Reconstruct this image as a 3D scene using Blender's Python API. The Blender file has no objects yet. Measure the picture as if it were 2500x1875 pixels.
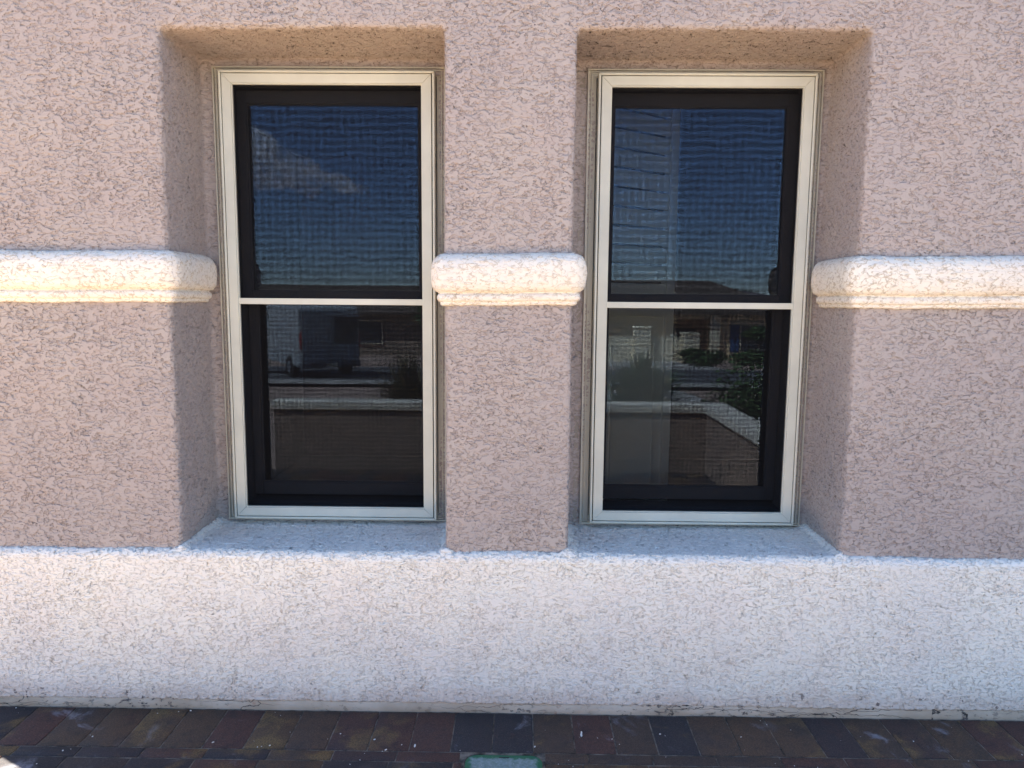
import bpy, bmesh, math, random
import numpy as np
from mathutils import Vector, Matrix
random.seed(7)
scene = bpy.context.scene
COL = scene.collection
rad = math.radians

# ------------------------------------------------------------------ camera
cd = bpy.data.cameras.new('camera'); cam = bpy.data.objects.new('camera', cd); COL.objects.link(cam)
scene.camera = cam
cd.sensor_width = 36.0; cd.sensor_fit = 'HORIZONTAL'; cd.lens = 25.2
cd.clip_start = 0.05; cd.clip_end = 6000
_p, _y, _r = 0.11746, 0.01114, 0.00797
fw = Vector((-math.sin(_y)*math.cos(_p), math.cos(_y)*math.cos(_p), -math.sin(_p)))
rt = Vector((math.cos(_y), math.sin(_y), 0)); up = rt.cross(fw)
r2 = math.cos(_r)*rt + math.sin(_r)*up; u2 = -math.sin(_r)*rt + math.cos(_r)*up
m = Matrix((r2, u2, -fw)).transposed().to_4x4(); m.translation = Vector((0, -2.7, 1.6253))
cam.matrix_world = m

# ------------------------------------------------------------------ sky and sun
SUN_EL, SUN_ROT = rad(50), rad(-61.8)
w = bpy.data.worlds.new('World'); scene.world = w; w.use_nodes = True
nt = w.node_tree; sky = nt.nodes.new('ShaderNodeTexSky'); sky.sky_type = 'NISHITA'; sky.sun_disc = False
sky.sun_elevation = SUN_EL; sky.sun_rotation = SUN_ROT; sky.altitude = 2200; sky.ozone_density = 2.5; sky.dust_density = .4
nt.links.new(sky.outputs[0], nt.nodes['Background'].inputs[0]); nt.nodes['Background'].inputs[1].default_value = 0.066
sl = bpy.data.lights.new('sun', 'SUN'); sl.energy = 5.0; sl.angle = rad(0.5); sl.color = (1.0, 0.93, 0.80)
so = bpy.data.objects.new('sun', sl); COL.objects.link(so)
sd = Vector((math.sin(SUN_ROT)*math.cos(SUN_EL), math.cos(SUN_ROT)*math.cos(SUN_EL), math.sin(SUN_EL)))
so.rotation_euler = sd.to_track_quat('Z', 'Y').to_euler(); so.location = (-6, 4, 9)
scene.view_settings.view_transform = 'Standard'; scene.view_settings.look = 'None'
scene.view_settings.exposure = 2.75; scene.view_settings.gamma = 1.0
scene.render.engine = 'CYCLES'
scene.cycles.use_denoising = True
scene.cycles.max_bounces = 10; scene.cycles.diffuse_bounces = 6; scene.cycles.transparent_max_bounces = 24
scene.cycles.caustics_reflective = False; scene.cycles.volume_bounces = 2; scene.cycles.volume_step_rate = 4; scene.cycles.volume_max_steps = 24

# ------------------------------------------------------------------ helpers
def link(o, parent=None):
    COL.objects.link(o)
    if parent: o.parent = parent
    return o
def empty(name, label, cat, loc=(0, 0, 0), group=None):
    o = bpy.data.objects.new(name, None); COL.objects.link(o); o.location = loc
    o.empty_display_size = 0.2
    o['label'] = label; o['category'] = cat
    if group: o['group'] = group
    return o
def tag(o, label, cat, group=None):
    o['label'] = label; o['category'] = cat
    if group: o['group'] = group
    return o
def struct(o, kind='structure'):
    o['kind'] = kind; return o
def from_arrays(name, V, F, mat, parent=None, smooth=False):
    me = bpy.data.meshes.new(name); V = np.asarray(V, dtype=np.float32); F = np.asarray(F, dtype=np.int32)
    me.vertices.add(len(V)); me.vertices.foreach_set('co', V.ravel())
    n = F.shape[1]
    me.loops.add(F.size); me.loops.foreach_set('vertex_index', F.ravel())
    me.polygons.add(len(F)); me.polygons.foreach_set('loop_start', np.arange(0, F.size, n, dtype=np.int32))
    if smooth: me.polygons.foreach_set('use_smooth', np.ones(len(F), dtype=bool))
    me.update(calc_edges=True); me.validate()
    me.materials.append(mat)
    return link(bpy.data.objects.new(name, me), parent)
def grid_faces(nu, nv):
    i = np.arange(nu-1)[:, None]*nv + np.arange(nv-1)[None, :]
    return np.stack([i, i+nv, i+nv+1, i+1], -1).reshape(-1, 4)
class MB:
    def __init__(s): s.bm = bmesh.new()
    def box(s, x0, x1, y0, y1, z0, z1, bev=0, seg=2, mi=0):
        r = bmesh.ops.create_cube(s.bm, size=1)
        for v in r['verts']:
            v.co = Vector((x0 if v.co.x < 0 else x1, y0 if v.co.y < 0 else y1, z0 if v.co.z < 0 else z1))
        fs = list({f for v in r['verts'] for f in v.link_faces})
        if bev:
            es = list({e for v in r['verts'] for e in v.link_edges})
            q = bmesh.ops.bevel(s.bm, geom=es, offset=bev, segments=seg, affect='EDGES', profile=.5)
            fs = q['faces'] + fs
        for f in fs:
            if f.is_valid: f.material_index = mi
        return s
    def prism(s, pts, y0, y1, bev=0, axis='y'):
        """polygon pts (a,b) extruded along an axis"""
        def P(a, b, c): return {'y': (a, c, b), 'x': (c, a, b), 'z': (a, b, c)}[axis]
        A = [s.bm.verts.new(P(a, b, y0)) for a, b in pts]; B = [s.bm.verts.new(P(a, b, y1)) for a, b in pts]
        n = len(pts); fs = [s.bm.faces.new(A), s.bm.faces.new(B[::-1])]
        for i in range(n): fs.append(s.bm.faces.new((A[i], B[i], B[(i+1) % n], A[(i+1) % n])))
        bmesh.ops.recalc_face_normals(s.bm, faces=fs)
        if bev:
            es = list({e for f in fs for e in f.edges})
            bmesh.ops.bevel(s.bm, geom=es, offset=bev, segments=2, affect='EDGES', profile=.5)
        return s
    def ring(s, x0, x1, z0, z1, wd, y0, y1, bev=0.0008, gap=0.0002):
        g = gap; a, b, c, d = x0, x1, z0, z1
        s.prism([(a+g, c), (b-g, c), (b-wd-g, c+wd), (a+wd+g, c+wd)], y0, y1, bev)
        s.prism([(a+g, d), (a+wd+g, d-wd), (b-wd-g, d-wd), (b-g, d)], y0, y1, bev)
        s.prism([(a, c+g), (a+wd, c+wd+g), (a+wd, d-wd-g), (a, d-g)], y0, y1, bev)
        s.prism([(b, c+g), (b, d-g), (b-wd, d-wd-g), (b-wd, c+wd+g)], y0, y1, bev)
        return s
    def cyl(s, p0, p1, r0, r1=None, seg=12):
        r1 = r0 if r1 is None else r1; p0 = Vector(p0); p1 = Vector(p1); d = p1-p0
        q = d.to_track_quat('Z', 'Y').to_matrix().to_4x4(); q.translation = (p0+p1)/2
        bmesh.ops.create_cone(s.bm, cap_ends=True, segments=seg, radius1=r0, radius2=r1, depth=d.length, matrix=q)
        return s
    def build(s, name, mat, parent=None, smooth=False):
        me = bpy.data.meshes.new(name); s.bm.to_mesh(me); s.bm.free()
        for mm in (mat if isinstance(mat, (list, tuple)) else [mat]): me.materials.append(mm)
        if smooth:
            for p in me.polygons: p.use_smooth = True
        return link(bpy.data.objects.new(name, me), parent)

# ------------------------------------------------------------------ node helpers
class NT:
    def __init__(s, name):
        s.m = bpy.data.materials.new(name); s.m.use_nodes = True; s.t = s.m.node_tree
        s.b = s.t.nodes['Principled BSDF']; s.out = s.t.nodes['Material Output']
        s.b.inputs['Specular IOR Level'].default_value = 0.3
        tc = s.t.nodes.new('ShaderNodeTexCoord'); s.co = tc.outputs['Object']
    def n(s, typ, **kw):
        x = s.t.nodes.new(typ)
        for k, v in kw.items(): setattr(x, k, v)
        return x
    def l(s, a, b): s.t.links.new(a, b)
    def set(s, sock, v):
        if isinstance(v, bpy.types.NodeSocket): s.l(v, sock)
        else: sock.default_value = v
    def noise(s, scale, detail=3, rough=.55, dist=0, co=None, out=0):
        x = s.n('ShaderNodeTexNoise'); s.l(co or s.co, x.inputs['Vector'])
        x.inputs['Scale'].default_value = scale; x.inputs['Detail'].default_value = detail
        x.inputs['Roughness'].default_value = rough; x.inputs['Distortion'].default_value = dist
        return x.outputs[out]
    def mapping(s, scale, loc=(0, 0, 0)):
        x = s.n('ShaderNodeMapping'); s.l(s.co, x.inputs[0]); x.inputs['Scale'].default_value = scale
        x.inputs['Location'].default_value = loc; return x.outputs[0]
    def mr(s, v, a, b, c=0., d=1., smooth=True):
        x = s.n('ShaderNodeMapRange', interpolation_type='SMOOTHSTEP' if smooth else 'LINEAR')
        for i, q in enumerate((v, a, b, c, d)): s.set(x.inputs[i], q)
        return x.outputs[0]
    def math(s, op, a, b=0., c=0.):
        x = s.n('ShaderNodeMath', operation=op)
        for i, q in enumerate((a, b, c)): s.set(x.inputs[i], q)
        return x.outputs[0]
    def mix(s, f, a, b, mode='MIX'):
        x = s.n('ShaderNodeMix', data_type='RGBA', blend_type=mode)
        s.set(x.inputs[0], f)
        for i, q in ((6, a), (7, b)):
            s.set(x.inputs[i], q if isinstance(q, bpy.types.NodeSocket) else (*q, 1))
        return x.outputs[2]
    def color(s, c): s.set(s.b.inputs['Base Color'], c if isinstance(c, bpy.types.NodeSocket) else (*c, 1)); return s
    def rough(s, v): s.set(s.b.inputs['Roughness'], v); return s
    def bump(s, h, strength=.5, dist=.002):
        x = s.n('ShaderNodeBump'); x.inputs['Strength'].default_value = strength; x.inputs['Distance'].default_value = dist
        s.l(h, x.inputs['Height']); s.l(x.outputs[0], s.b.inputs['Normal']); return s

def stucco(name, col, amp=.0070, scale=76, crease_shade=(.74, .70, .68), disp=True, seed=0, fine=1.0, lace=.5, busy=.5):
    """troweled splatter finish: a single-octave lump field whose tops are knocked flat, leaving ragged worm-like pits"""
    q = NT(name); q.rough(.93); q.b.inputs['Specular IOR Level'].default_value = .15
    rag = q.n('ShaderNodeVectorMath', operation='SCALE'); rag.inputs['Scale'].default_value = .011
    q.l(q.noise(130, 2.5, .6, out=1), rag.inputs[0])
    mp = q.mapping((.80, 1, 1.22), (seed, 0, 0))
    co = q.n('ShaderNodeVectorMath', operation='ADD'); q.l(mp, co.inputs[0]); q.l(rag.outputs[0], co.inputs[1]); co = co.outputs[0]
    mp2 = q.mapping((.62, 1, 1.4), (3+seed, 5, 1))
    co2 = q.n('ShaderNodeVectorMath', operation='ADD'); q.l(mp2, co2.inputs[0]); q.l(rag.outputs[0], co2.inputs[1]); co2 = co2.outputs[0]
    a = q.noise(scale, .6, .4, .25, co)
    b = q.noise(scale*.62, .6, .4, .2, co2)
    reg = q.noise(3.0, 2, .5)
    t1 = q.mr(reg, .35, .65, .44, .50)
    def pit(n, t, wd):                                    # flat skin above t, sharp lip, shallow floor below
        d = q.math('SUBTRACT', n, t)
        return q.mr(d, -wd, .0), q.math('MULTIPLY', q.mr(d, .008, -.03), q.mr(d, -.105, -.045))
    h1, e1 = pit(a, t1, .05)
    h2, e2 = pit(b, q.mr(reg, .35, .65, .47, .41), .04)
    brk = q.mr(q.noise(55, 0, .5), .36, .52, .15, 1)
    on = q.mr(q.noise(4.3, 3, .6, .6, co), .34, .60, .60, 1)
    h1 = q.math('SUBTRACT', 1, q.math('MULTIPLY', q.math('SUBTRACT', 1, h1), on))
    h2 = q.math('SUBTRACT', 1, q.math('MULTIPLY', q.math('SUBTRACT', 1, h2), q.mr(q.noise(3.1, 3, .6), .36, .62, .55, 1)))
    fine_n = q.noise(230, 3, .65)
    h = q.math('ADD', q.math('MULTIPLY', h1, .55), q.math('MULTIPLY', h2, .50))
    h = q.math('ADD', h, q.math('MULTIPLY', a, .25))
    h = q.math('ADD', h, q.math('MULTIPLY', fine_n, .10*fine))
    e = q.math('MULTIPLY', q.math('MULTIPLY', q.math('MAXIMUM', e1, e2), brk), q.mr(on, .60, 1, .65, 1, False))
    patch = q.noise(1.7, 3, .6, .3)
    c = q.mix(q.mr(patch, .35, .65), tuple(k*.955 for k in col), (col[0]*1.03, col[1]*1.03, col[2]*1.0))
    c = q.mix(q.mr(q.noise(5.5, 3, .6, .5), .42, .66, 0, .5), c, (col[0]*1.0, col[1]*.955, col[2]*.93))
    c = q.mix(q.mr(q.noise(90, 3, .7), .3, .7, 0, .12), c, tuple(k*.7 for k in col))
    c = q.mix(q.math('MULTIPLY', e, .8), c, tuple(a_*b_ for a_, b_ in zip(col, crease_shade)))  # shade of the creases painted into the colour along the pit lips
    if name == 'white_stucco':
        sp = q.n('ShaderNodeSeparateXYZ'); q.l(q.co, sp.inputs[0])
        st = q.math('ADD', sp.outputs[2], q.math('MULTIPLY', q.math('SUBTRACT', q.noise(4, 4, .6), .5), .16))
        c = q.mix(q.mr(st, .13, .04, 0, .55), c, (.62, .50, .42))        # earth splash above the toe
        c = q.mix(q.math('MULTIPLY', q.mr(q.noise(30, 4, .7), .60, .66), q.mr(st, .11, .05)), c, (.22, .18, .16))
    q.color(c)
    if disp:
        x = q.n('ShaderNodeDisplacement'); x.inputs['Midlevel'].default_value = 1.0; x.inputs['Scale'].default_value = amp
        q.l(h, x.inputs['Height']); q.l(x.outputs[0], q.out.inputs['Displacement'])
        q.m.displacement_method = 'BOTH'
    else:
        q.bump(h, 1, amp)
    return q.m
def plain(name, col, rough=.6, metal=0, var=.08, vs=8, bump=0, bs=60, spec=.3):
    q = NT(name); q.rough(rough); q.b.inputs['Metallic'].default_value = metal
    q.b.inputs['Specular IOR Level'].default_value = spec
    q.color(q.mix(q.mr(q.noise(vs, 4, .6), .3, .7), tuple(k*(1-var) for k in col), tuple(min(1, k*(1+var)) for k in col)))
    if bump: q.bump(q.noise(bs, 4, .6), .6, bump)
    return q.m

PINK = (.405, .357, .336); WHITE = (.84, .81, .74)
M = {}
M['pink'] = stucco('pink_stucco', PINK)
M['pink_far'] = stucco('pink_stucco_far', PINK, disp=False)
M['white'] = stucco('white_stucco', WHITE, amp=.0070, scale=80, seed=11, crease_shade=(.74, .71, .68))
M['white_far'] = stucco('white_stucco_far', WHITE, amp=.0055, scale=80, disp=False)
M['band'] = stucco('trim_stucco', (.80, .755, .67), amp=.0036, scale=72, seed=23, crease_shade=(.62, .54, .44))
M['frame'] = plain('beige_vinyl', (.585, .585, .50), .45, var=.05, vs=6, bump=.0002, bs=500, spec=.4)
M['frame_dark'] = plain('weathered_trim', (.30, .26, .22), .7, var=.12)
M['flange'] = plain('beige_flange', (.50, .475, .40), .5, var=.05, vs=5)
M['sash'] = plain('sash_vinyl', (.055, .056, .064), .6, var=.03, vs=3, spec=.15)
M['seal'] = plain('black_seal', (.02, .02, .02), .6)
M['shutter'] = plain('shutter_paint', (.66, .68, .66), .6, var=.02)
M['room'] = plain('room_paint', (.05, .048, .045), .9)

def glass_mat():
    q = NT('window_glass'); t = q.t; t.nodes.remove(q.b)
    tr = q.n('ShaderNodeBsdfTransparent'); tr.inputs[0].default_value = (.72, .78, .78, 1)
    gl = q.n('ShaderNodeBsdfGlossy'); gl.inputs['Roughness'].default_value = 0.0; gl.inputs['Color'].default_value = (.54, .72, 1, 1)
    fr = q.n('ShaderNodeFresnel'); fr.inputs[0].default_value = 1.52
    f = q.math('ADD', q.math('MULTIPLY', fr.outputs[0], 1.2), .085)
    b = q.n('ShaderNodeBump'); b.inputs['Strength'].default_value = .12; b.inputs['Distance'].default_value = .0006
    q.l(q.noise(2.2, 1, .5), b.inputs['Height']); q.l(b.outputs[0], gl.inputs['Normal'])
    mx = q.n('ShaderNodeMixShader'); q.l(f, mx.inputs[0]); q.l(tr.outputs[0], mx.inputs[1]); q.l(gl.outputs[0], mx.inputs[2])
    q.l(mx.outputs[0], q.out.inputs['Surface']); return q.m
M['glass'] = glass_mat()
def screen_mat(pitch=.0018, opening=.65):
    """woven solar screen: opaque charcoal threads with real gaps between them"""
    q = NT('solar_screen_weave'); q.rough(.8)
    q.color((.010, .010, .011)); q.b.inputs['Specular IOR Level'].default_value = 0
    sp = q.n('ShaderNodeSeparateXYZ')
    wob = q.n('ShaderNodeVectorMath', operation='SCALE'); wob.inputs['Scale'].default_value = pitch*.55
    q.l(q.noise(9, 2, .5, out=1), wob.inputs[0])
    wob2 = q.n('ShaderNodeVectorMath', operation='SCALE'); wob2.inputs['Scale'].default_value = pitch*.10
    q.l(q.noise(38, 1, .5, out=1), wob2.inputs[0])
    ad = q.n('ShaderNodeVectorMath', operation='ADD'); q.l(q.co, ad.inputs[0]); q.l(wob.outputs[0], ad.inputs[1])
    ad2 = q.n('ShaderNodeVectorMath', operation='ADD'); q.l(ad.outputs[0], ad2.inputs[0]); q.l(wob2.outputs[0], ad2.inputs[1])
    q.l(ad2.outputs[0], sp.inputs[0])
    fx = q.math('FRACT', q.math('DIVIDE', q.math('ADD', sp.outputs['X'], 10), pitch))
    fz = q.math('FRACT', q.math('DIVIDE', sp.outputs['Z'], pitch))
    hole = q.math('MULTIPLY', q.math('LESS_THAN', fx, opening+.04), q.math('LESS_THAN', fz, opening))
    tr = q.n('ShaderNodeBsdfTransparent'); mx = q.n('ShaderNodeMixShader')
    q.l(hole, mx.inputs[0]); q.l(q.b.outputs[0], mx.inputs[1]); q.l(tr.outputs[0], mx.inputs[2])
    q.l(mx.outputs[0], q.out.inputs['Surface']); return q.m
M['screen'] = screen_mat()

def footing_mat():
    q = NT('footing_render'); q.rough(.9)
    co = q.mapping((1, 1, 2))
    c = q.mix(q.mr(q.noise(4, 4, .6), .35, .65), (.44, .345, .25), (.56, .47, .37))
    chips = q.mr(q.noise(30, 5, .75, .4, co), .555, .60)
    chips = q.math('MULTIPLY', chips, q.mr(q.noise(1.6, 2), .42, .58))
    c = q.mix(chips, c, (.13, .11, .10))
    rust = q.mr(q.noise(9, 4, .7), .66, .74, 0, .6); c = q.mix(rust, c, (.35, .17, .11))
    v = q.n('ShaderNodeTexVoronoi', feature='DISTANCE_TO_EDGE'); v.inputs['Scale'].default_value = 3.1
    wv = q.n('ShaderNodeVectorMath', operation='ADD')
    s_ = q.n('ShaderNodeVectorMath', operation='SCALE'); s_.inputs['Scale'].default_value = .22
    q.l(q.noise(12, 3, .6, out=1), s_.inputs[0]); q.l(q.mapping((.7, 1, 7)), wv.inputs[0]); q.l(s_.outputs[0], wv.inputs[1])
    q.l(wv.outputs[0], v.inputs['Vector'])
    crack = q.math('MULTIPLY', q.mr(v.outputs['Distance'], .016, .005), q.mr(q.noise(1.1, 1), .45, .55))
    c = q.mix(crack, c, (.05, .045, .04)); q.color(c)
    q.bump(q.math('SUBTRACT', q.math('MULTIPLY', q.noise(40, 4), .6), q.math('ADD', chips, crack)), .8, .0025)
    return q.m
M['footing'] = footing_mat()

def paver_mat():
    q = NT('concrete_paver'); q.rough(.85)
    at = q.n('ShaderNodeAttribute', attribute_name='brick'); sp = q.n('ShaderNodeSeparateXYZ'); q.l(at.outputs['Vector'], sp.inputs[0])
    r1, r2_, r3 = sp.outputs[0], sp.outputs[1], sp.outputs[2]
    off = q.n('ShaderNodeVectorMath', operation='ADD'); sc = q.n('ShaderNodeVectorMath', operation='SCALE')
    sc.inputs['Scale'].default_value = 17; q.l(at.outputs['Vector'], sc.inputs[0]); q.l(q.co, off.inputs[0]); q.l(sc.outputs[0], off.inputs[1])
    co = off.outputs[0]
    blend = q.noise(7, 4, .6, .5, co)
    char = (.046, .040, .042); mar = (.105, .052, .040); och = (.21, .135, .055); brn = (.11, .068, .042)
    base = q.mix(q.mr(r1, .35, .65), char, mar)
    base = q.mix(q.mr(r2_, .55, .8), base, brn)
    second = q.mix(q.mr(r3, .45, .55), mar, och)
    th = q.math('SUBTRACT', .74, q.math('MULTIPLY', r3, .25))
    c = q.mix(q.mr(q.math('SUBTRACT', blend, th), -.06, .12, 0, .8), base, second)
    c = q.mix(q.mr(q.noise(5, 3, .6, 0, co), .5, .75, 0, .5), c, (.050, .048, .054))
    c = q.mix(q.mr(q.noise(170, 4, .75), .38, .62, 0, .6), c, (.022, .020, .022))
    c = q.mix(q.mr(q.noise(280, 3, .7), .58, .70, 0, .6), c, (.20, .17, .14))
    c = q.mix(q.mr(q.noise(19, 4, .7, .5, co), .5, .7, 0, .5), c, (.030, .027, .027))
    eff = q.math('MULTIPLY', q.mr(q.noise(6.5, 5, .65, .6), .58, .74, 0, .6), q.mr(q.noise(2.1, 1), .45, .6))
    c = q.mix(eff, c, (.30, .31, .36))
    q.color(c)
    q.bump(q.math('ADD', q.noise(240, 3, .6), q.math('MULTIPLY', q.noise(40, 3), 1.2)), .9, .0015)
    return q.m
M['paver'] = paver_mat()
M['sand'] = plain('joint_sand', (.13, .115, .095), .95, var=.75, vs=22, bump=.002, bs=300)

# ------------------------------------------------------------------ the house in front of the camera
XL, XR = -2.50, 2.75
house = empty('house', 'pink stucco house wall with white base and twin tall windows above the dark pavers', 'house', (0, 0, 0))
D0 = .37
# pink wall: voxel-fused solid so every arris is soft, then real displaced stucco
mb = MB()
mb.box(XL, XR, 0, D0, 2.59, 3.45)
mb.box(XL, -1.318, 0, D0, .60, 2.62)
mb.box(-.284, .193, 0, D0, .60, 2.62)
mb.box(1.249, XR, 0, D0, .60, 2.62)
for a, b, c, d in ((XL, -1.215, .60, 3.0), (-.355, .31, .60, 3.0), (1.17, XR, .60, 3.0), (XL, XR, 2.52, 3.2), (XL, XR, .55, .69)):
    mb.box(a, b, D0-.02, D0+.10, c, d)
src = mb.build('wall_source', M['pink'])
VOX = .0031
md = src.modifiers.new('r', 'REMESH'); md.mode = 'VOXEL'; md.voxel_size = VOX; md.use_smooth_shade = True
md = src.modifiers.new('s', 'SMOOTH'); md.factor = .6; md.iterations = 190
dg = bpy.context.evaluated_depsgraph_get(); ev = src.evaluated_get(dg); me = ev.to_mesh()
n = len(me.vertices); V = np.empty(n*3, np.float32); me.vertices.foreach_get('co', V); V = V.reshape(-1, 3)
nl = len(me.loops); L = np.empty(nl, np.int32); me.loops.foreach_get('vertex_index', L); F = L.reshape(-1, 4)
ev.to_mesh_clear()
keep = (V[:, 1] < D0+.03) & (V[:, 2] > .61) & (V[:, 0] < XR-.01)
inner = (V[:, 1] > D0+.012)
keep &= ~inner
F = F[keep[F].all(1)]
used = np.zeros(n, bool); used[F.ravel()] = True; idx = np.cumsum(used)-1
V = V[used]; F = idx[F]
bpy.data.objects.remove(src)
# slow hand-trowel undulation of the flat surfaces
def und(X, Z): return .0016*np.sin(X*5.1+1.3*np.sin(Z*3.7))+.0012*np.sin(Z*7.3+X*2.9)+.0007*np.sin(X*17+Z*13)
V[:, 1] += und(V[:, 0], V[:, 2]); V[:, 0] += .7*und(V[:, 2]+4, V[:, 1]*3)*(np.abs(V[:, 1]) > .005); V[:, 2] += und(V[:, 0]+7, V[:, 1])
wall = from_arrays('wall', V, F, M['pink'], house, True)
# plain continuation of the same wall outside the picture, side and rear walls
mb = MB()
mb.box(XR-.012, 8, .001, .3, .55, 3.449)
mb.box(XL+.004, XL+.2, D0-.05, 9, .55, 3.449)
mb.box(7.8, 8, .3, 9, .55, 3.449); mb.box(XL+.2, 7.8, 8.8, 9, .55, 3.449)
mb.build('side_wall', M['pink_far'], house)
# white base: profile swept along x
def sweep_x(name, prof, x0, x1, st, mat, parent):
    P = [np.array(prof[0], float)]
    for a, b in zip(prof[:-1], prof[1:]):
        a = np.array(a, float); b = np.array(b, float); k = max(1, int(round(np.linalg.norm(b-a)/st)))
        for i in range(1, k+1): P.append(a+(b-a)*i/k)
    P = np.array(P); xs = np.linspace(x0, x1, int((x1-x0)/st)+1)
    X, I = np.meshgrid(xs, np.arange(len(P)), indexing='ij')
    V = np.stack([X, P[I, 0], P[I, 1]], -1).reshape(-1, 3)
    V[:, 1] += und(V[:, 0]+2, V[:, 2])*.8; V[:, 2] += und(V[:, 0]+9, V[:, 1])*1.3*np.clip((V[:, 2]-.05)/.1, 0, 1)
    return from_arrays(name, V, grid_faces(len(xs), len(P)), mat, parent, True)
arc = [(-.031+.034*(1-math.cos(t)), .612+.034*math.sin(t)) for t in np.linspace(0, math.pi/2, 9)]
prof = [(-.012, .034), (-.026, .034), (-.031, .039)] + arc + [(.05, .6465), (.46, .650)]
base = sweep_x('plinth', prof, XL-.03, XR, .0033, M['white'], house)
# coat feathered up round the feet of the piers
me = base.data; Vp = np.empty(len(me.vertices)*3, np.float32); me.vertices.foreach_get('co', Vp); Vp = Vp.reshape(-1, 3)
for xc, w_ in ((-1.318, .022), (-.284, .024), (.193, .024), (1.249, .022)):
    Vp[:, 2] += .015*np.exp(-((Vp[:, 0]-xc)/w_)**2)*np.clip((Vp[:, 1]+.024)/.016, 0, 1)*(Vp[:, 2] > .62)
me.vertices.foreach_set('co', Vp.ravel()); me.update()
mb = MB(); mb.box(XR-.004, 8, -.030, .25, .036, .645, .02, 3); mb.box(XL-.029, XL+.15, .0, 9, .036, .643)
mb.box(XL-.020, 8, -.010, .4, .02, .60)
mb.build('side_plinth', M['white_far'], house)
# smooth mortar toe at the foot of the base
xs = np.linspace(XL-.03, 8, 900); rng = np.random.default_rng(3)
wob = np.convolve(rng.normal(0, 1, 940), np.ones(9)/9, 'same')[:900]*.0035
zb = -.03; rowsV = []
for (y_, z_, wv_) in ((-.020, zb, 0), (-.0315, zb, .6), (-.033, .012, .6), (-.030, .030, .3), (-.022, .040, 0), (.0, .042, 0)):
    rowsV.append(np.stack([xs, y_-np.abs(wob)*wv_, np.full_like(xs, z_)+wob*(.25 if z_ > .02 else 0)], -1))
V = np.stack(rowsV, 1).reshape(-1, 3)
from_arrays('footing', V, grid_faces(900, 6), M['footing'], house, True)

# trim band: bullnose over a cove, swept along the wall and round the corners into the reveals
ZB0, ZB1, PR = 1.604, 1.795, .052
cp = [(0, 1), (.30, .985), (.62, .93), (.86, .84), (.97, .73), (1.0, .60), (.97, .46), (.86, .34), (.66, .275), (.44, .252),
      (.40, .232), (.51, .205), (.57, .155), (.50, .095), (.37, .078), (.32, .060), (.33, .03), (.22, .004), (0, 0)]
def profile(st):
    C = np.array([(a*PR, ZB0+b*(ZB1-ZB0)) for a, b in cp]); out = []
    for i in range(len(C)-1):
        p0 = C[max(i-1, 0)]; p1 = C[i]; p2 = C[i+1]; p3 = C[min(i+2, len(C)-1)]
        k = max(2, int(np.linalg.norm(p2-p1)/st))
        for j in range(k):
            t = j/k; out.append(.5*((2*p1)+(-p0+p2)*t+(2*p0-5*p1+4*p2-p3)*t*t+(-p0+3*p1-3*p2+p3)*t**3))
    out.append(C[-1]); return np.array(out)
def band(path, st=.0034):
    """path: list of (x,y,nx,ny); arcs between differing normals"""
    pts = []
    for (a, b) in zip(path[:-1], path[1:]):
        a = np.array(a, float); b = np.array(b, float); ln = np.linalg.norm(b[:2]-a[:2])
        if ln < 1e-4:
            t0 = math.atan2(a[3], a[2]); t1 = math.atan2(b[3], b[2])
            if t1-t0 > math.pi: t1 -= 2*math.pi
            if t0-t1 > math.pi: t1 += 2*math.pi
            k = 24
            for j in range(k):
                t = t0+(t1-t0)*j/k; pts.append((a[0], a[1], math.cos(t), math.sin(t)))
        else:
            k = max(1, int(ln/st))
            for j in range(k): pts.append(tuple(a+(b-a)*j/k))
    pts.append(tuple(path[-1])); A = np.array(pts); Pf = profile(st)
    V = np.empty((len(A), len(Pf), 3))
    V[:, :, 0] = A[:, 0:1]+A[:, 2:3]*Pf[None, :, 0]; V[:, :, 1] = A[:, 1:2]+A[:, 3:4]*Pf[None, :, 0]; V[:, :, 2] = Pf[None, :, 1]
    V = V.reshape(-1, 3); V[:, 2] += und(V[:, 0]*1.5, V[:, 1])*1.1; V[:, 1] += und(V[:, 0]+3, V[:, 2])*.8
    return from_arrays('trim_band', V, grid_faces(len(A), len(Pf)), M['band'], house, True)
E_ = .292
band([(XL, .35, -1, 0), (XL, 0, -1, 0), (XL, 0, 0, -1), (-1.318, 0, 0, -1), (-1.318, 0, 1, 0), (-1.318, E_, 1, 0), (-1.318, E_, 0, 1)])
band([(-.284, E_, 0, 1), (-.284, E_, -1, 0), (-.284, 0, -1, 0), (-.284, 0, 0, -1), (.193, 0, 0, -1), (.193, 0, 1, 0), (.193, E_, 1, 0), (.193, E_, 0, 1)])
band([(1.249, E_, 0, 1), (1.249, E_, -1, 0), (1.249, 0, -1, 0), (1.249, 0, 0, -1), (XR+.3, 0, 0, -1)])
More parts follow.
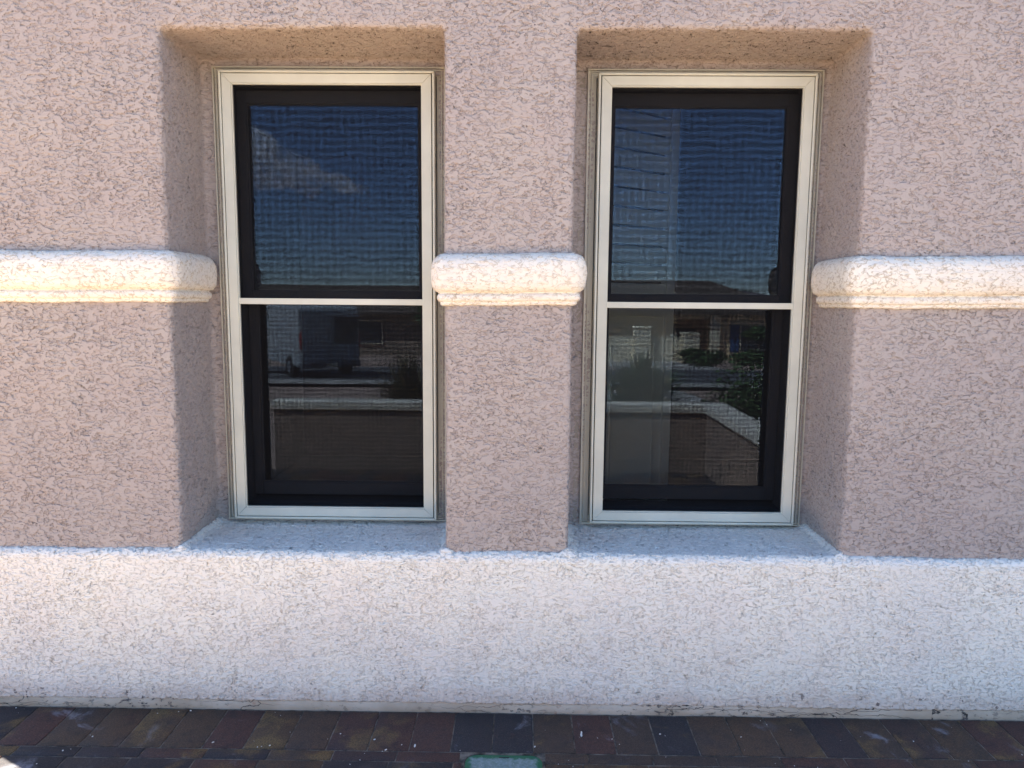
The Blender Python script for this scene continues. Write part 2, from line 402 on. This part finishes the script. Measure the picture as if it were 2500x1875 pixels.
# roof and dark rooms behind the glass
M['tile'] = plain('roof_tile', (.16, .11, .085), .8, var=.25, vs=3, bump=.01, bs=8)
mb = MB(); mb.box(XL-.15, 8.3, -.15, 9.3, 3.45, 3.60)
mb.prism([(-.16, 3.60), (9.31, 3.60), (4.6, 5.0)], XL-.16, 8.31, axis='x'); mb.build('roof', M['tile'], house)
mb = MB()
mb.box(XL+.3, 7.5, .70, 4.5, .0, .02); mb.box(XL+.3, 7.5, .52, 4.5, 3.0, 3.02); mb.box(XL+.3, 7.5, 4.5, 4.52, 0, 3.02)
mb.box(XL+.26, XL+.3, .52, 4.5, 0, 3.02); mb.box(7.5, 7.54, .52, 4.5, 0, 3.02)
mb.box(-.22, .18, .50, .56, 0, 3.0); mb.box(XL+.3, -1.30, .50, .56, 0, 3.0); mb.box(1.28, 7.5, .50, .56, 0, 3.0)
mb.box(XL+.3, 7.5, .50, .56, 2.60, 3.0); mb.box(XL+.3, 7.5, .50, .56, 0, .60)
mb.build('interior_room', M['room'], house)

def window(cx, label, zoff, mirror):
    hw = .4775; z0, z1 = .656+zoff, 2.557+zoff
    x0, x1 = cx-hw, cx+hw
    f = MB()
    f.ring(x0, x1, z0, z1, .006, .338, .372, .001)                       # outer fin
    f.ring(x0+.0065, x1-.0065, z0+.004, z1-.004, .030, .350, .372, .001)   # flat flange
    f.ring(x0+.014, x1-.014, z0+.010, z1-.010, .004, .342, .351, .0008)    # bead
    win = f.build('window', M['flange'], house); win['label'] = label
    s = -1 if mirror else 1
    # narrow weathered jamb strip on the pillar side
    xa = (x0-.030 if not mirror else x1+.010)
    MB().box(xa, xa+.020, .352, .375, z0-.0, z1-.035, .002).build('jamb_strip', M['frame_dark'], win)
    r = MB()
    a, b, c, d = x0+.040, x1-.040, z0+.014, z1-.026
    r.ring(a, b, c, d, .0098, .300, .358, .003)                          # raised rim
    r.ring(a+.010, b-.010, c+.010, d-.010, .006, .322, .352, .0005)
    r.build('rim', M['frame'], win)
    MB().ring(a+.0100, b-.0100, c+.0100, d-.0100, .004, .312, .322, 0, 0).build('seal', M['seal'], win)
    g = MB(); e = .0135
    g.ring(a+e, b-e, c+e, d-e, .037, .299, .318, .0012, .0004)
    g.ring(a+e+.037, b-e-.037, c+e+.037, d-e-.037, .0045, .304, .318, .0006, 0)
    zm = 1.606+zoff
    g.box(a+e+.0372, b-e-.0372, .3005, .318, zm-.0125, zm+.0125, .0015)
    g.build('screen_frame', M['frame'], win)
    ia, ib, ic, id_ = a+e+.0415, b-e-.0415, c+e+.0415, d-e-.0415
    # woven screen stretched across both openings
    for (p, q_) in ((ic, zm-.0125), (zm+.0125, id_)):
        sc = from_arrays('screen_mesh', [(ia, .3125, p), (ib, .3125, p), (ib, .3125, q_), (ia, .3125, q_)], [(0, 1, 2, 3)], M['screen'], win)
    # fixed window frame lining behind the screen, then the two sashes
    k = MB()
    k.ring(x0+.03, x1-.03, z0+.02, z1-.02, .030, .352, .49, .001)
    k.ring(x0+.055, x1-.055, z0+.040, z1-.040, .012, .372, .48, .001)
    k.ring(x0+.062, x1-.062, z0+.050, z1-.060, .010, .385, .48, .001)
    k.build('window_jamb', M['sash'], win)
    gx0, gx1 = cx-.362, cx+.362
    def sash(name, ga, gb, y, fb, ft, fs):
        h = MB()
        h.box(gx0-fs, gx0, y-.014, y+.018, ga-fb, gb+ft, .0015); h.box(gx1, gx1+fs, y-.014, y+.018, ga-fb, gb+ft, .0015)
        h.box(gx0+.0004, gx1-.0004, y-.014, y+.018, gb, gb+ft, .0015); h.box(gx0+.0004, gx1-.0004, y-.014, y+.018, ga-fb, ga, .0015)
        h.ring(gx0-.001, gx1+.001, ga-.001, gb+.001, .007, y-.007, y+.008, .001)
        so_ = h.build(name, M['sash'], win)
        G = from_arrays('glass_pane', [(gx0, y, ga), (gx1, y, ga), (gx1, y, gb), (gx0, y, gb)], [(0, 1, 2, 3)], M['glass'], win)
        return so_
    sash('upper_sash', 1.647+zoff, 2.425+zoff, .405, .038, .052, .040)
    sash('lower_sash', .795+zoff, 1.60+zoff, .462, .055, .04, .038)
    MB().box(x0+.07, x1-.07, .40, .50, z0+.05, z0+.062, .002).build('sill_track', M['sash'], win)
    return win
w1 = window(-.7925, 'left window, dark screen, cloud mirrored in its upper pane', .004, True)
w2 = window(.7425, 'right window, dark screen, pale shutter panel showing behind its left side', 0, False)
# pale louvred shutter panel standing open inside the right window
sh = MB(); ln = .50
sh.box(.04, ln-.055, -.008, .008, 0, 1.16, .002)
sh.box(ln-.055, ln, -.020, .020, 0, 2.45, .002); sh.box(0, .04, -.020, .020, 0, 2.45, .002)
sh.box(.0405, ln-.0555, -.019, .019, 1.13, 1.20, .002); sh.box(.0405, ln-.0555, -.019, .019, 0, .12, .002)
for i in range(15):
    z = 1.205+i*.085
    sh.box(.041, ln-.056, -.014, -.004, z+.004, z+.0795, .002)
sh.ring(.10, ln-.11, .30, 1.0, .012, -.014, -.0085, .001)
shutter = sh.build('shutter', M['shutter'], w2)
shutter.location = (.335, .56, .42); shutter.rotation_euler = (0, 0, rad(36))

def strip_flat(name, x0, x1, y0, y1, z, mat):
    return from_arrays(name, [(x0, y0, z), (x1, y0, z), (x1, y1, z), (x0, y1, z)], [(0, 1, 2, 3)], mat)
# ------------------------------------------------------------------ paving
rnd = random.Random(21); V = []; F = []; A = []
def brick(x0, x1, y0, y1):
    g = .0016; x0 += g; x1 -= g; y0 += g; y1 -= g
    if x1-x0 < .012 or y1-y0 < .012: return
    z = rnd.uniform(-.0012, .0010); tx = rnd.uniform(-.004, .004); ty = rnd.uniform(-.004, .004); b = rnd.uniform(.0025, .0048)
    o = len(V); cx, cy = (x0+x1)/2, (y0+y1)/2
    def zz(x, y, dz): return z+dz+tx*(x-cx)+ty*(y-cy)
    for (i, dz) in ((0, -.05), (0, -.0050), (.0012, -.0016), (b, 0)):
        for (x, y) in ((x0+i, y0+i), (x1-i, y0+i), (x1-i, y1-i), (x0+i, y1-i)): V.append((x, y, zz(x, y, dz)))
    for k in range(3):
        for j in range(4): F.append((o+k*4+j, o+k*4+(j+1) % 4, o+(k+1)*4+(j+1) % 4, o+(k+1)*4+j))
    F.append((o+12, o+13, o+14, o+15))
    A.append((rnd.random(), rnd.random(), rnd.random()))
BX0, BX1, BY0, BY1 = -.192, .102, -.72, -.2885
def clipped(x0, x1, y0, y1):
    if y0 < BY1-.002 and y1 > BY0+.002 and x1 > BX0 and x0 < BX1:
        if x0 < BX0: brick(x0, BX0, y0, y1)
        if x1 > BX1: brick(BX1, x1, y0, y1)
    else: brick(x0, x1, y0, y1)
x = .0617-.151*22
while x < 4.5: brick(x, x+.151, -.2840, -.0385); x += .151
y = -.2855; row = 0
while y > -3.0:
    if -2.35 < y < -1.05: y -= .1; continue
    if row == 0: dy, wd = .0570, .229
    elif row % 3 == 1: dy, wd = .151, .229
    elif row % 3 == 2: dy, wd = .229, .151
    else: dy, wd = .151, .151
    x = -3.3+rnd.uniform(0, .15)+(0.02 if row == 0 else 0)
    y1_, y0_ = y, y-dy
    while x < 4.5: clipped(x, x+wd, max(y0_, -3.04), y1_); x += wd
    y -= dy+.0008; row += 1
pav = from_arrays('paving', V, F, M['paver']); struct(pav)
ca = pav.data.color_attributes.new('brick', 'FLOAT_COLOR', 'CORNER')
arr = np.repeat(np.array(A, np.float32), 13*4, axis=0); arr = np.concatenate([arr, np.ones((len(arr), 1), np.float32)], 1)
ca.data.foreach_set('color', arr.ravel())

struct(strip_flat('joint_sand_bed', -3.3, 4.5, -1.2, -.03, -.0034, M['sand']))
# irrigation valve box
M['lid_rim'] = plain('green_plastic', (.030, .13, .065), .5, var=.3, vs=25, bump=.0008, bs=200)
def lid_mat():
    q = NT('faded_green_lid'); q.rough(.75)
    sp = q.n('ShaderNodeSeparateXYZ'); q.l(q.co, sp.inputs[0])
    dx = q.math('SUBTRACT', .5*(BX1-BX0), q.math('ABSOLUTE', q.math('SUBTRACT', sp.outputs[0], .5*(BX0+BX1))))
    dy = q.math('SUBTRACT', BY1, sp.outputs[1])
    dd = q.math('MINIMUM', dx, dy)
    wear = q.mr(q.math('ADD', dd, q.math('MULTIPLY', q.math('SUBTRACT', q.noise(45, 4, .7), .5), .045)), .022, .036)
    pale = q.mix(q.mr(q.noise(60, 4, .7), .35, .7), (.16, .23, .21), (.27, .33, .34))
    q.color(q.mix(wear, (.035, .14, .07), pale))
    q.bump(q.noise(160, 3), .7, .0012); return q.m
M['lid'] = lid_mat()
vb = empty('valve_box', 'green irrigation valve box with faded lid set flush in the pavers', 'valve box', (0, -.5, 0))
def rrect(x0, x1, y0, y1, r, k=8):
    out = []
    for (cx, cy, a0) in ((x1-r, y1-r, 0), (x0+r, y1-r, 90), (x0+r, y0+r, 180), (x1-r, y0+r, 270)):
        for i in range(k+1):
            t = rad(a0+90*i/k); out.append((cx+r*math.cos(t), cy+r*math.sin(t)))
    return out
def rr_solid(name, x0, x1, y0, y1, r, z0, z1, mat, bev, parent, slot=False):
    mb = MB(); P = rrect(x0, x1, y0, y1, r)
    mb.prism(P, z0, z1, axis='z')
    top = [e for e in mb.bm.edges if all(abs(v.co.z-z1) < 1e-6 for v in e.verts)]
    bmesh.ops.bevel(mb.bm, geom=top, offset=bev, segments=2, affect='EDGES')
    return mb.build(name, mat, parent)
o = rr_solid('lid', BX0+.009, BX1-.009, BY0+.009, BY1-.009, .045, -.03, -.0015, M['lid'], .002, vb)
mb = MB(); P1 = rrect(BX0+.001, BX1-.001, BY0+.001, BY1-.001, .052); P2 = rrect(BX0+.0075, BX1-.0075, BY0+.0075, BY1-.0075, .046)
vt = [[mb.bm.verts.new((a, b, z)) for a, b in P] for P, z in ((P1, -.05), (P1, -.001), (P2, -.001), (P2, -.05))]
for a, b in zip(vt[:-1], vt[1:]):
    for i in range(len(a)): mb.bm.faces.new((a[i], a[(i+1) % len(a)], b[(i+1) % len(a)], b[i]))
mb.build('rim', M['sand'], vb)
MB().box(-.062, -.026, BY1-.026, BY1-.021, -.004, -.0008, .0005).build('lift_slot', M['seal'], vb)
for o_ in vb.children: o_.location = (0, .5, 0)
# mortar corners round the box
mbx = MB()
mbx.box(BX0-.02, BX1+.02, BY0-.02, BY1+.0005, -.035, -.006); struct(mbx.build('paving_bed', M['sand']))
M['bounce_slab'] = plain('tan_bounce_concrete', (.60, .42, .25), .9, var=.08, vs=2, bump=.001, bs=80)
struct(MB().box(-3.4, 1.76, -2.36, -1.22, -.12, .006).build('bounce_slab', M['bounce_slab']))  # unseen slab added to bounce warm sunlight up onto wall and soffits
struct(MB().box(-7, -3.402, -3.3, 6, -.12, -.004).build('side_yard', M['bounce_slab']))
# white crumbs and specks lying on the pavers
M['crumb'] = plain('chalk_crumb', (.72, .70, .66), .9)
mb = MB(); rr = random.Random(5)
for i in range(90):
    x, y, s = rr.uniform(-2.2, 2.2), rr.uniform(-.5, -.045), rr.choice([.0008, .0011, .0015, .002, .003])
    q = Matrix.Translation((x, y, s*.5)) @ Matrix.Rotation(rr.uniform(0, 3), 4, 'Z') @ Matrix.Diagonal((s*rr.uniform(1, 2), s, s*.6, 1))
    bmesh.ops.create_icosphere(mb.bm, subdivisions=1, radius=1, matrix=q)
for (x, y, s) in ((.245, -.16, .006), (.243, -.175, .008), (-.372, -.255, .007)):
    bmesh.ops.create_icosphere(mb.bm, subdivisions=2, radius=1, matrix=Matrix.Translation((x, y, .001)) @ Matrix.Diagonal((s*.5, s*1.4, .003, 1)))
cr = mb.build('debris', M['crumb']); struct(cr, 'stuff'); cr['label'] = 'white crumbs and specks scattered on the dark pavers'

# ------------------------------------------------------------------ the world behind the camera (seen mirrored in the glass)
def zt(y):  # ground height
    a = -y
    if a < 3.6: return -.06
    if a < 44: return -.06-.0535*(a-3.6)
    return -2.22
ys = [12, 6, 0, -3.1, -3.6, -6, -9, -12, -16, -20, -25, -30, -36, -44, -60, -100, -200, -400, -800, -1600, -3000]
xs = [-3000, -1000, -300, -100, -40, -15, -5, 0, 5, 15, 40, 100, 300, 1000, 3000]
V = [(x, y, zt(y)) for x in xs for y in ys]
def gravel():
    q = NT('desert_gravel'); q.rough(.95)
    c = q.mix(q.mr(q.noise(.4, 4, .6), .35, .65), (.34, .23, .18), (.42, .31, .25))
    c = q.mix(q.mr(q.noise(30, 3, .7), .4, .65, 0, .5), c, (.20, .14, .11))
    q.color(c); q.bump(q.noise(35, 3), .8, .02); return q.m
M['gravel'] = gravel()
g = from_arrays('ground', V, grid_faces(len(xs), len(ys)), M['gravel']); struct(g)
M['asphalt'] = plain('asphalt', (.10, .10, .105), .9, var=.15, vs=1.5, bump=.003, bs=40)
M['concrete'] = plain('concrete', (.45, .42, .38), .85, var=.1, vs=1)
def strip(name, x0, x1, y0, y1, mat, lift):
    k = sorted({y0, y1, *[y for y in ys if y0 < y < y1]}); V = []
    for y in k: V += [(x0, y, zt(y)+lift), (x1, y, zt(y)+lift)]
    return struct(from_arrays(name, V, [(2*i, 2*i+1, 2*i+3, 2*i+2) for i in range(len(k)-1)], mat))
strip('road', -200, 200, -27, -16, M['asphalt'], .008)
strip('pavement', -200, 200, -15.9, -14.5, M['concrete'], .10)
strip('driveway', 4.2, 9.0, -41.0, -27.2, M['concrete'], .016)
strip('side_path', 1.0, 4.0, -14.3, -6.0, M['concrete'], .012)
# low courtyard wall
M['yard_pink'] = stucco('yard_stucco', (.34, .25, .20), disp=False)
M['yard_cap'] = stucco('yard_cap_stucco', (.82, .76, .66), disp=False, seed=4)
cw = empty('courtyard_wall', 'low pink garden wall with cream cap closing the paved court, mirrored in the glass', 'wall', (0, -3.15, 0))
mb = MB(); mb.box(-2.33, 1.94, -3.25, -3.06, -.2, .575); mb.box(1.76, 1.939, -3.06, -1.35, -.2, .574)
a = mb.build('wall', M['yard_pink'], cw)
mb = MB(); mb.prism([(-2.36, -3.28), (1.97, -3.28), (1.97, -1.32), (1.735, -1.32), (1.735, -3.035), (-2.36, -3.035)], .575, .655, .012, axis='z')
b = mb.build('cap', M['yard_cap'], cw)
for o_ in (a, b): o_.location = (0, 3.15, 0)

def leaf_mat(name, c1, c2):
    q = NT(name); q.rough(.6); q.color(q.mix(q.mr(q.noise(14, 2), .35, .65), c1, c2)); return q.m
M['yucca'] = leaf_mat('yucca_leaf', (.07, .11, .045), (.13, .17, .08))
M['dry'] = leaf_mat('dry_grass', (.14, .12, .06), (.24, .20, .11))
M['leaf'] = leaf_mat('shrub_leaf', (.035, .075, .02), (.07, .12, .035))
M['bark'] = plain('bark', (.12, .09, .07), .9, var=.2, vs=10)
def blades(n, h, spread, width, seed):
    r = random.Random(seed); V = []; F = []
    for i in range(n):
        az = r.uniform(0, 2*math.pi); el = r.uniform(-.15, 1.5); L_ = h*r.uniform(.7, 1.05)
        d = Vector((math.cos(az)*math.cos(el)*spread, math.sin(az)*math.cos(el)*spread, math.sin(el)))
        s = d.cross(Vector((0, 0, 1))).normalized()*width*r.uniform(.7, 1.2)
        o = len(V); z0 = Vector((r.uniform(-.05, .05), r.uniform(-.05, .05), .15*h+r.uniform(0, .12)))
        for t, k in ((0, .6), (.35, 1), (.75, .7), (1, .05)):
            p = z0+d*L_*t+Vector((0, 0, -.18*L_*t*t)); V += [p-s*k, p+s*k]
        for j in range(3): F.append((o+2*j, o+2*j+1, o+2*j+3, o+2*j+2))
    return V, F
def crown_mesh(n, rx, ry, rz, size, seed, cz):
    r = random.Random(seed); V = []; F = []
    lumps = [(Vector((r.uniform(-.6, .6)*rx, r.uniform(-.6, .6)*ry, r.uniform(-.5, .6)*rz)), r.uniform(.35, .6)) for _ in range(14)]
    for i in range(n):
        c, k = r.choice(lumps); u = Vector((r.gauss(0, 1), r.gauss(0, 1), r.gauss(0, 1))).normalized()*r.uniform(.7, 1.05)*k
        p = c+Vector((u.x*rx, u.y*ry, u.z*rz))+Vector((0, 0, cz))
        a_ = Vector((r.gauss(0, 1), r.gauss(0, 1), r.gauss(0, 1))).normalized(); b_ = a_.cross(u).normalized()
        o = len(V); s = size*r.uniform(.6, 1.3); V += [p-a_*s, p+b_*s*.5, p+a_*s, p-b_*s*.5]; F.append((o, o+1, o+2, o+3))
    return V, F
def plant(name, label, cat, x, y, kind, size, seed, group=None, mat='leaf', n=1500):
    z = zt(y); t = empty(name, label, cat, (x, y, z), group)
    if kind == 'spiky':
        V, F = blades(n, size[0], size[1], size[2], seed); from_arrays('foliage', V, F, M[mat], t)
        MB().cyl((0, 0, -.1), (0, 0, .3), .09, .06).build('trunk', M['bark'], t)
    else:
        rx, ry, rz, cz, leaf = size
        V, F = crown_mesh(n, rx, ry, rz, leaf, seed, cz); from_arrays('crown', V, F, M[mat], t)
        mb = MB(); mb.cyl((0, 0, -.1), (0, 0, cz*.9), .05+rx*.03, .03)
        for k in range(4):
            an = k*1.6+seed; mb.cyl((0, 0, cz*.5), (math.cos(an)*rx*.4, math.sin(an)*ry*.4, cz+rz*.2), .025, .012, 6)
        mb.build('trunk', M['bark'], t)
    return t
plant('yucca', 'green spiky yucca behind the low wall, mirrored in the right window', 'yucca', 1.36, -4.35, 'spiky', (1.12, .75, .016), 3, mat='yucca', n=1300)
plant('ornamental_grass', 'dry straggling grass plant behind the low wall, mirrored in the left window', 'plant', -1.35, -4.9, 'spiky', (1.15, .7, .010), 8, mat='dry', n=700)
plant('shrub', 'dark rounded shrub just beyond the end of the low wall', 'shrub', 3.05, -4.9, 'leafy', (.75, .6, .45, .55, .035), 5, n=3500)
plant('shrub', 'bright green low shrub beside the driveway across the street', 'shrub', 9.0, -31, 'leafy', (1.3, .9, .5, .45, .09), 9, n=1500)
plant('shrub', 'low shrub in the gravel under the blue shuttered window', 'shrub', 12.2, -33, 'leafy', (1.6, .9, .45, .4, .09), 12, n=1500)
plant('ornamental_tree', 'small round topped tree before the blue shuttered window', 'tree', 14.0, -38.5, 'leafy', (.95, .9, .6, 1.6, .12), 2, n=1400)
plant('tree', 'bushy tree standing right of the white van across the street', 'tree', -3.6, -33, 'leafy', (1.6, 1.4, 1.2, 2.3, .14), 6, n=2600)

# houses across the street
M['tan'] = plain('tan_render', (.74, .56, .34), .9, var=.08, vs=1, bump=.01, bs=20)
M['cream'] = plain('cream_render', (.80, .70, .50), .9, var=.06, vs=1)
M['far_roof'] = plain('far_roof_tile', (.10, .075, .06), .85, var=.25, vs=2, bump=.02, bs=5)
M['dark'] = plain('dark_opening', (.015, .015, .017), .4)
M['blue'] = plain('blue_shutter_paint', (.05, .10, .22), .6)
M['far_glass'] = plain('far_window_glass', (.03, .04, .05), .15, spec=.6)
def hip(x0, x1, y0, y1, z0, z1, inset):
    ym = (y0+y1)/2
    V = [(x0, y0, z0), (x1, y0, z0), (x1, y1, z0), (x0, y1, z0), (x0+inset, ym, z1), (x1-inset, ym, z1),
         (x0, y0, z0-.18), (x1, y0, z0-.18), (x1, y1, z0-.18), (x0, y1, z0-.18)]
    F = [(0, 1, 5, 4), (2, 3, 4, 5), (1, 2, 5), (3, 0, 4), (6, 7, 1, 0), (7, 8, 2, 1), (8, 9, 3, 2), (9, 6, 0, 3), (9, 8, 7, 6)]
    return V, F
def poly(name, V, F, mat, parent):
    me = bpy.data.meshes.new(name); me.from_pydata([tuple(v) for v in V], [], F); me.materials.append(mat)
    return link(bpy.data.objects.new(name, me), parent)
hA = empty('neighbour_house', 'tan house with blue shutters and dark entry across the street, mirrored in right window', 'house', (0, 0, 0), None)
Z = -2.24
mb = MB()
mb.box(1.5, 9.85, -54, -42.0, Z, .92); mb.box(9.85, 11.95, -54, -44.5, Z, .92); mb.box(11.95, 17, -54, -42.0, Z, .92); mb.box(9.85, 11.95, -44.4, -42.0, .45, .92)
mb.build('wall', M['tan'], hA)
V, F = hip(.8, 17.6, -54.6, -41.3, .95, 2.55+.5, 4.2); poly('roof', V, F, M['far_roof'], hA)
MB().box(11.96, 12.55, -41.98, -41.7, Z, .75).build('pilaster', M['cream'], hA); MB().box(9.45, 9.84, -41.98, -41.7, Z, -.4).build('pilaster', M['cream'], hA)
MB().box(10.2, 11.6, -44.48, -44.4, Z, -.2).build('door', M['dark'], hA)
wn = MB().box(13.95, 15.5, -41.99, -41.95, -1.55, .1).build('window', M['far_glass'], hA)
MB().ring(13.90, 15.55, -1.6, .15, .06, -41.95, -41.90).build('frame', M['cream'], wn)
for xx in (13.3, 15.58): MB().box(xx, xx+.55, -41.99, -41.93, -1.6, .15, .02).build('shutter', M['blue'], hA)
gw = empty('garden_wall', 'cream front garden wall with square pillars before the tan house', 'wall', (0, 0, 0))
mb = MB(); mb.box(5.0, 9.4, -38.2, -38.0, Z, -.45); mb.build('wall', M['cream'], gw)
for (xx, zt_) in ((6.6, .15), (9.4, -.2)):
    mb = MB(); mb.box(xx, xx+.9, -38.5, -37.7, Z, zt_-.12); mb.box(xx-.06, xx+.96, -38.56, -37.64, zt_-.12, zt_, .02); mb.build('pillar', M['cream'], gw)
hB = empty('neighbour_house', 'brown house with long low roof behind the white van across the street', 'house', (0, 0, 0))
mb = MB(); mb.box(-24, -1.5, -56, -45, Z, .7); mb.build('wall', plain('brown_render', (.26, .20, .15), .9, var=.1, vs=1), hB)
V, F = hip(-24.7, -.8, -56.6, -44.3, .72, 2.6, 4.5); poly('roof', V, F, M['far_roof'], hB)
MB().box(-20, -15, -44.99, -44.9, Z, .1, .02).build('garage_door', M['cream'], hB)
for xx in (-11, -6.5):
    wn = MB().box(xx, xx+1.6, -44.99, -44.95, -1.4, .1).build('window', M['far_glass'], hB)
    MB().ring(xx-.06, xx+1.66, -1.46, .16, .07, -44.95, -44.9).build('frame', M['cream'], wn)

# white van parked with its rear doors towards the court
M['van'] = plain('white_car_paint', (.34, .36, .37), .3, var=.02, spec=.5)
M['tyre'] = plain('tyre_rubber', (.02, .02, .02), .9)
M['lamp_red'] = plain('tail_lamp_plastic', (.35, .02, .02), .3)
M['chrome'] = plain('grey_plastic', (.12, .12, .13), .5)
vz = zt(-19)
van = empty('van', 'white panel van parked in the street, rear doors towards the house', 'van', (-5.9, -18.6, vz))
van.rotation_euler = (rad(0), 0, rad(-36))
mb = MB()   # body profile seen from the side, y = length (rear at 0), extruded across
side = [(-.02, .48), (-.0, 1.2), (-.10, 2.15), (-.35, 2.28), (-3.6, 2.28), (-4.0, 2.15), (-4.55, 1.35), (-5.15, 1.12), (-5.35, .8), (-5.35, .42), (-.3, .38)]
mb.prism(side, -.98, .98, .05, axis='x'); body = mb.build('body', M['van'], van)
for s_ in (-1, 1):
    d = MB().box(s_*.47-.445, s_*.47+.445, -.03, .022, .52, 2.05, .02).build('rear_door', M['van'], van); d.rotation_euler = (rad(-2), 0, 0); d.location = (0, .0, 0)
    if s_ > 0: MB().box(s_*.47-.38, s_*.47+.38, .02, .028, 1.10, 1.92, .02).build('window', M['far_glass'], d)
    MB().box(s_*.93-.045, s_*.93+.045, -.04, .035, .95, 1.45, .01).build('tail_lamp', M['lamp_red'], van)
MB().box(.02, .16, .022, .05, 1.08, 1.14, .01).build('door_handle', M['chrome'], van)
MB().box(-.97, .97, -.05, .10, .36, .52, .03).build('bumper', M['chrome'], van)
MB().box(-.17, .17, .10, .11, .38, .50, .005).build('number_plate', M['cream'], van)
for s_ in (-1, 1):
    for yy in (-1.0, -4.4):
        t_ = MB().cyl((s_*.76, yy, .35), (s_*.99, yy, .35), .35, seg=28).build('wheel', M['tyre'], van)
        MB().cyl((s_*.985, yy, .35), (s_*1.0, yy, .35), .2, seg=20).build('rim', M['chrome'], t_)
    MB().box(s_*.985-.01, s_*.985+.01, -4.3, -3.3, 1.35, 1.9, .005).build('window', M['far_glass'], van)
poly('windscreen', [(-.85, -4.04, 2.10), (.85, -4.04, 2.10), (.85, -4.53, 1.42), (-.85, -4.53, 1.42)], [(0, 1, 2, 3)], M['far_glass'], van).location = (0, -.02, .015)

# far hills and the cloud
M['hill'] = plain('hill_rock', (.13, .11, .12), .95, var=.2, vs=.01)
hx = np.linspace(-900, 900, 121); V = []
for i, xx in enumerate(hx):
    h = 8+9*abs(math.sin(xx*.0061+.7))+5*math.sin(xx*.021)+3*math.sin(xx*.057+1)
    V += [(xx, -1000, -6), (xx, -1060-20*math.sin(xx*.03), h*.6), (xx, -1120, h), (xx, -1300, -6)]
struct(from_arrays('hills', V, grid_faces(121, 4), M['hill'], None, True))
q = NT('cloud_vapour'); q.t.nodes.remove(q.b)
vol = q.n('ShaderNodeVolumePrincipled'); vol.inputs['Color'].default_value = (.96, .97, 1, 1); vol.inputs['Anisotropy'].default_value = .2
q.l(q.mr(q.noise(.09, 4, .65), .40, .62, .0, .09), vol.inputs['Density']); q.l(vol.outputs[0], q.out.inputs['Volume']); M['cloud'] = q.m
mb = MB(); rr = random.Random(4)
for i in range(110):
    t = rr.random()**.9; cx = -200+t*108; hgt = 46*(1-t)**1.1+2
    cz = 70+rr.random()*hgt-8*t; rr_ = rr.uniform(7, 13)*(1-.75*t)
    bmesh.ops.create_icosphere(mb.bm, subdivisions=3, radius=1, matrix=Matrix.Translation((cx, -420+rr.uniform(-10, 10), cz)) @ Matrix.Diagonal((rr_*1.6, rr_, rr_*.8, 1)))
cl = mb.build('cloud', M['cloud'], None, True); struct(cl)
rm = cl.modifiers.new('fuse', 'REMESH'); rm.mode = 'VOXEL'; rm.voxel_size = 1.6
tx = bpy.data.textures.new('puff', 'CLOUDS'); tx.noise_scale = 7
dm = cl.modifiers.new('puff', 'DISPLACE'); dm.texture = tx; dm.strength = 3; dm.texture_coords = 'GLOBAL'
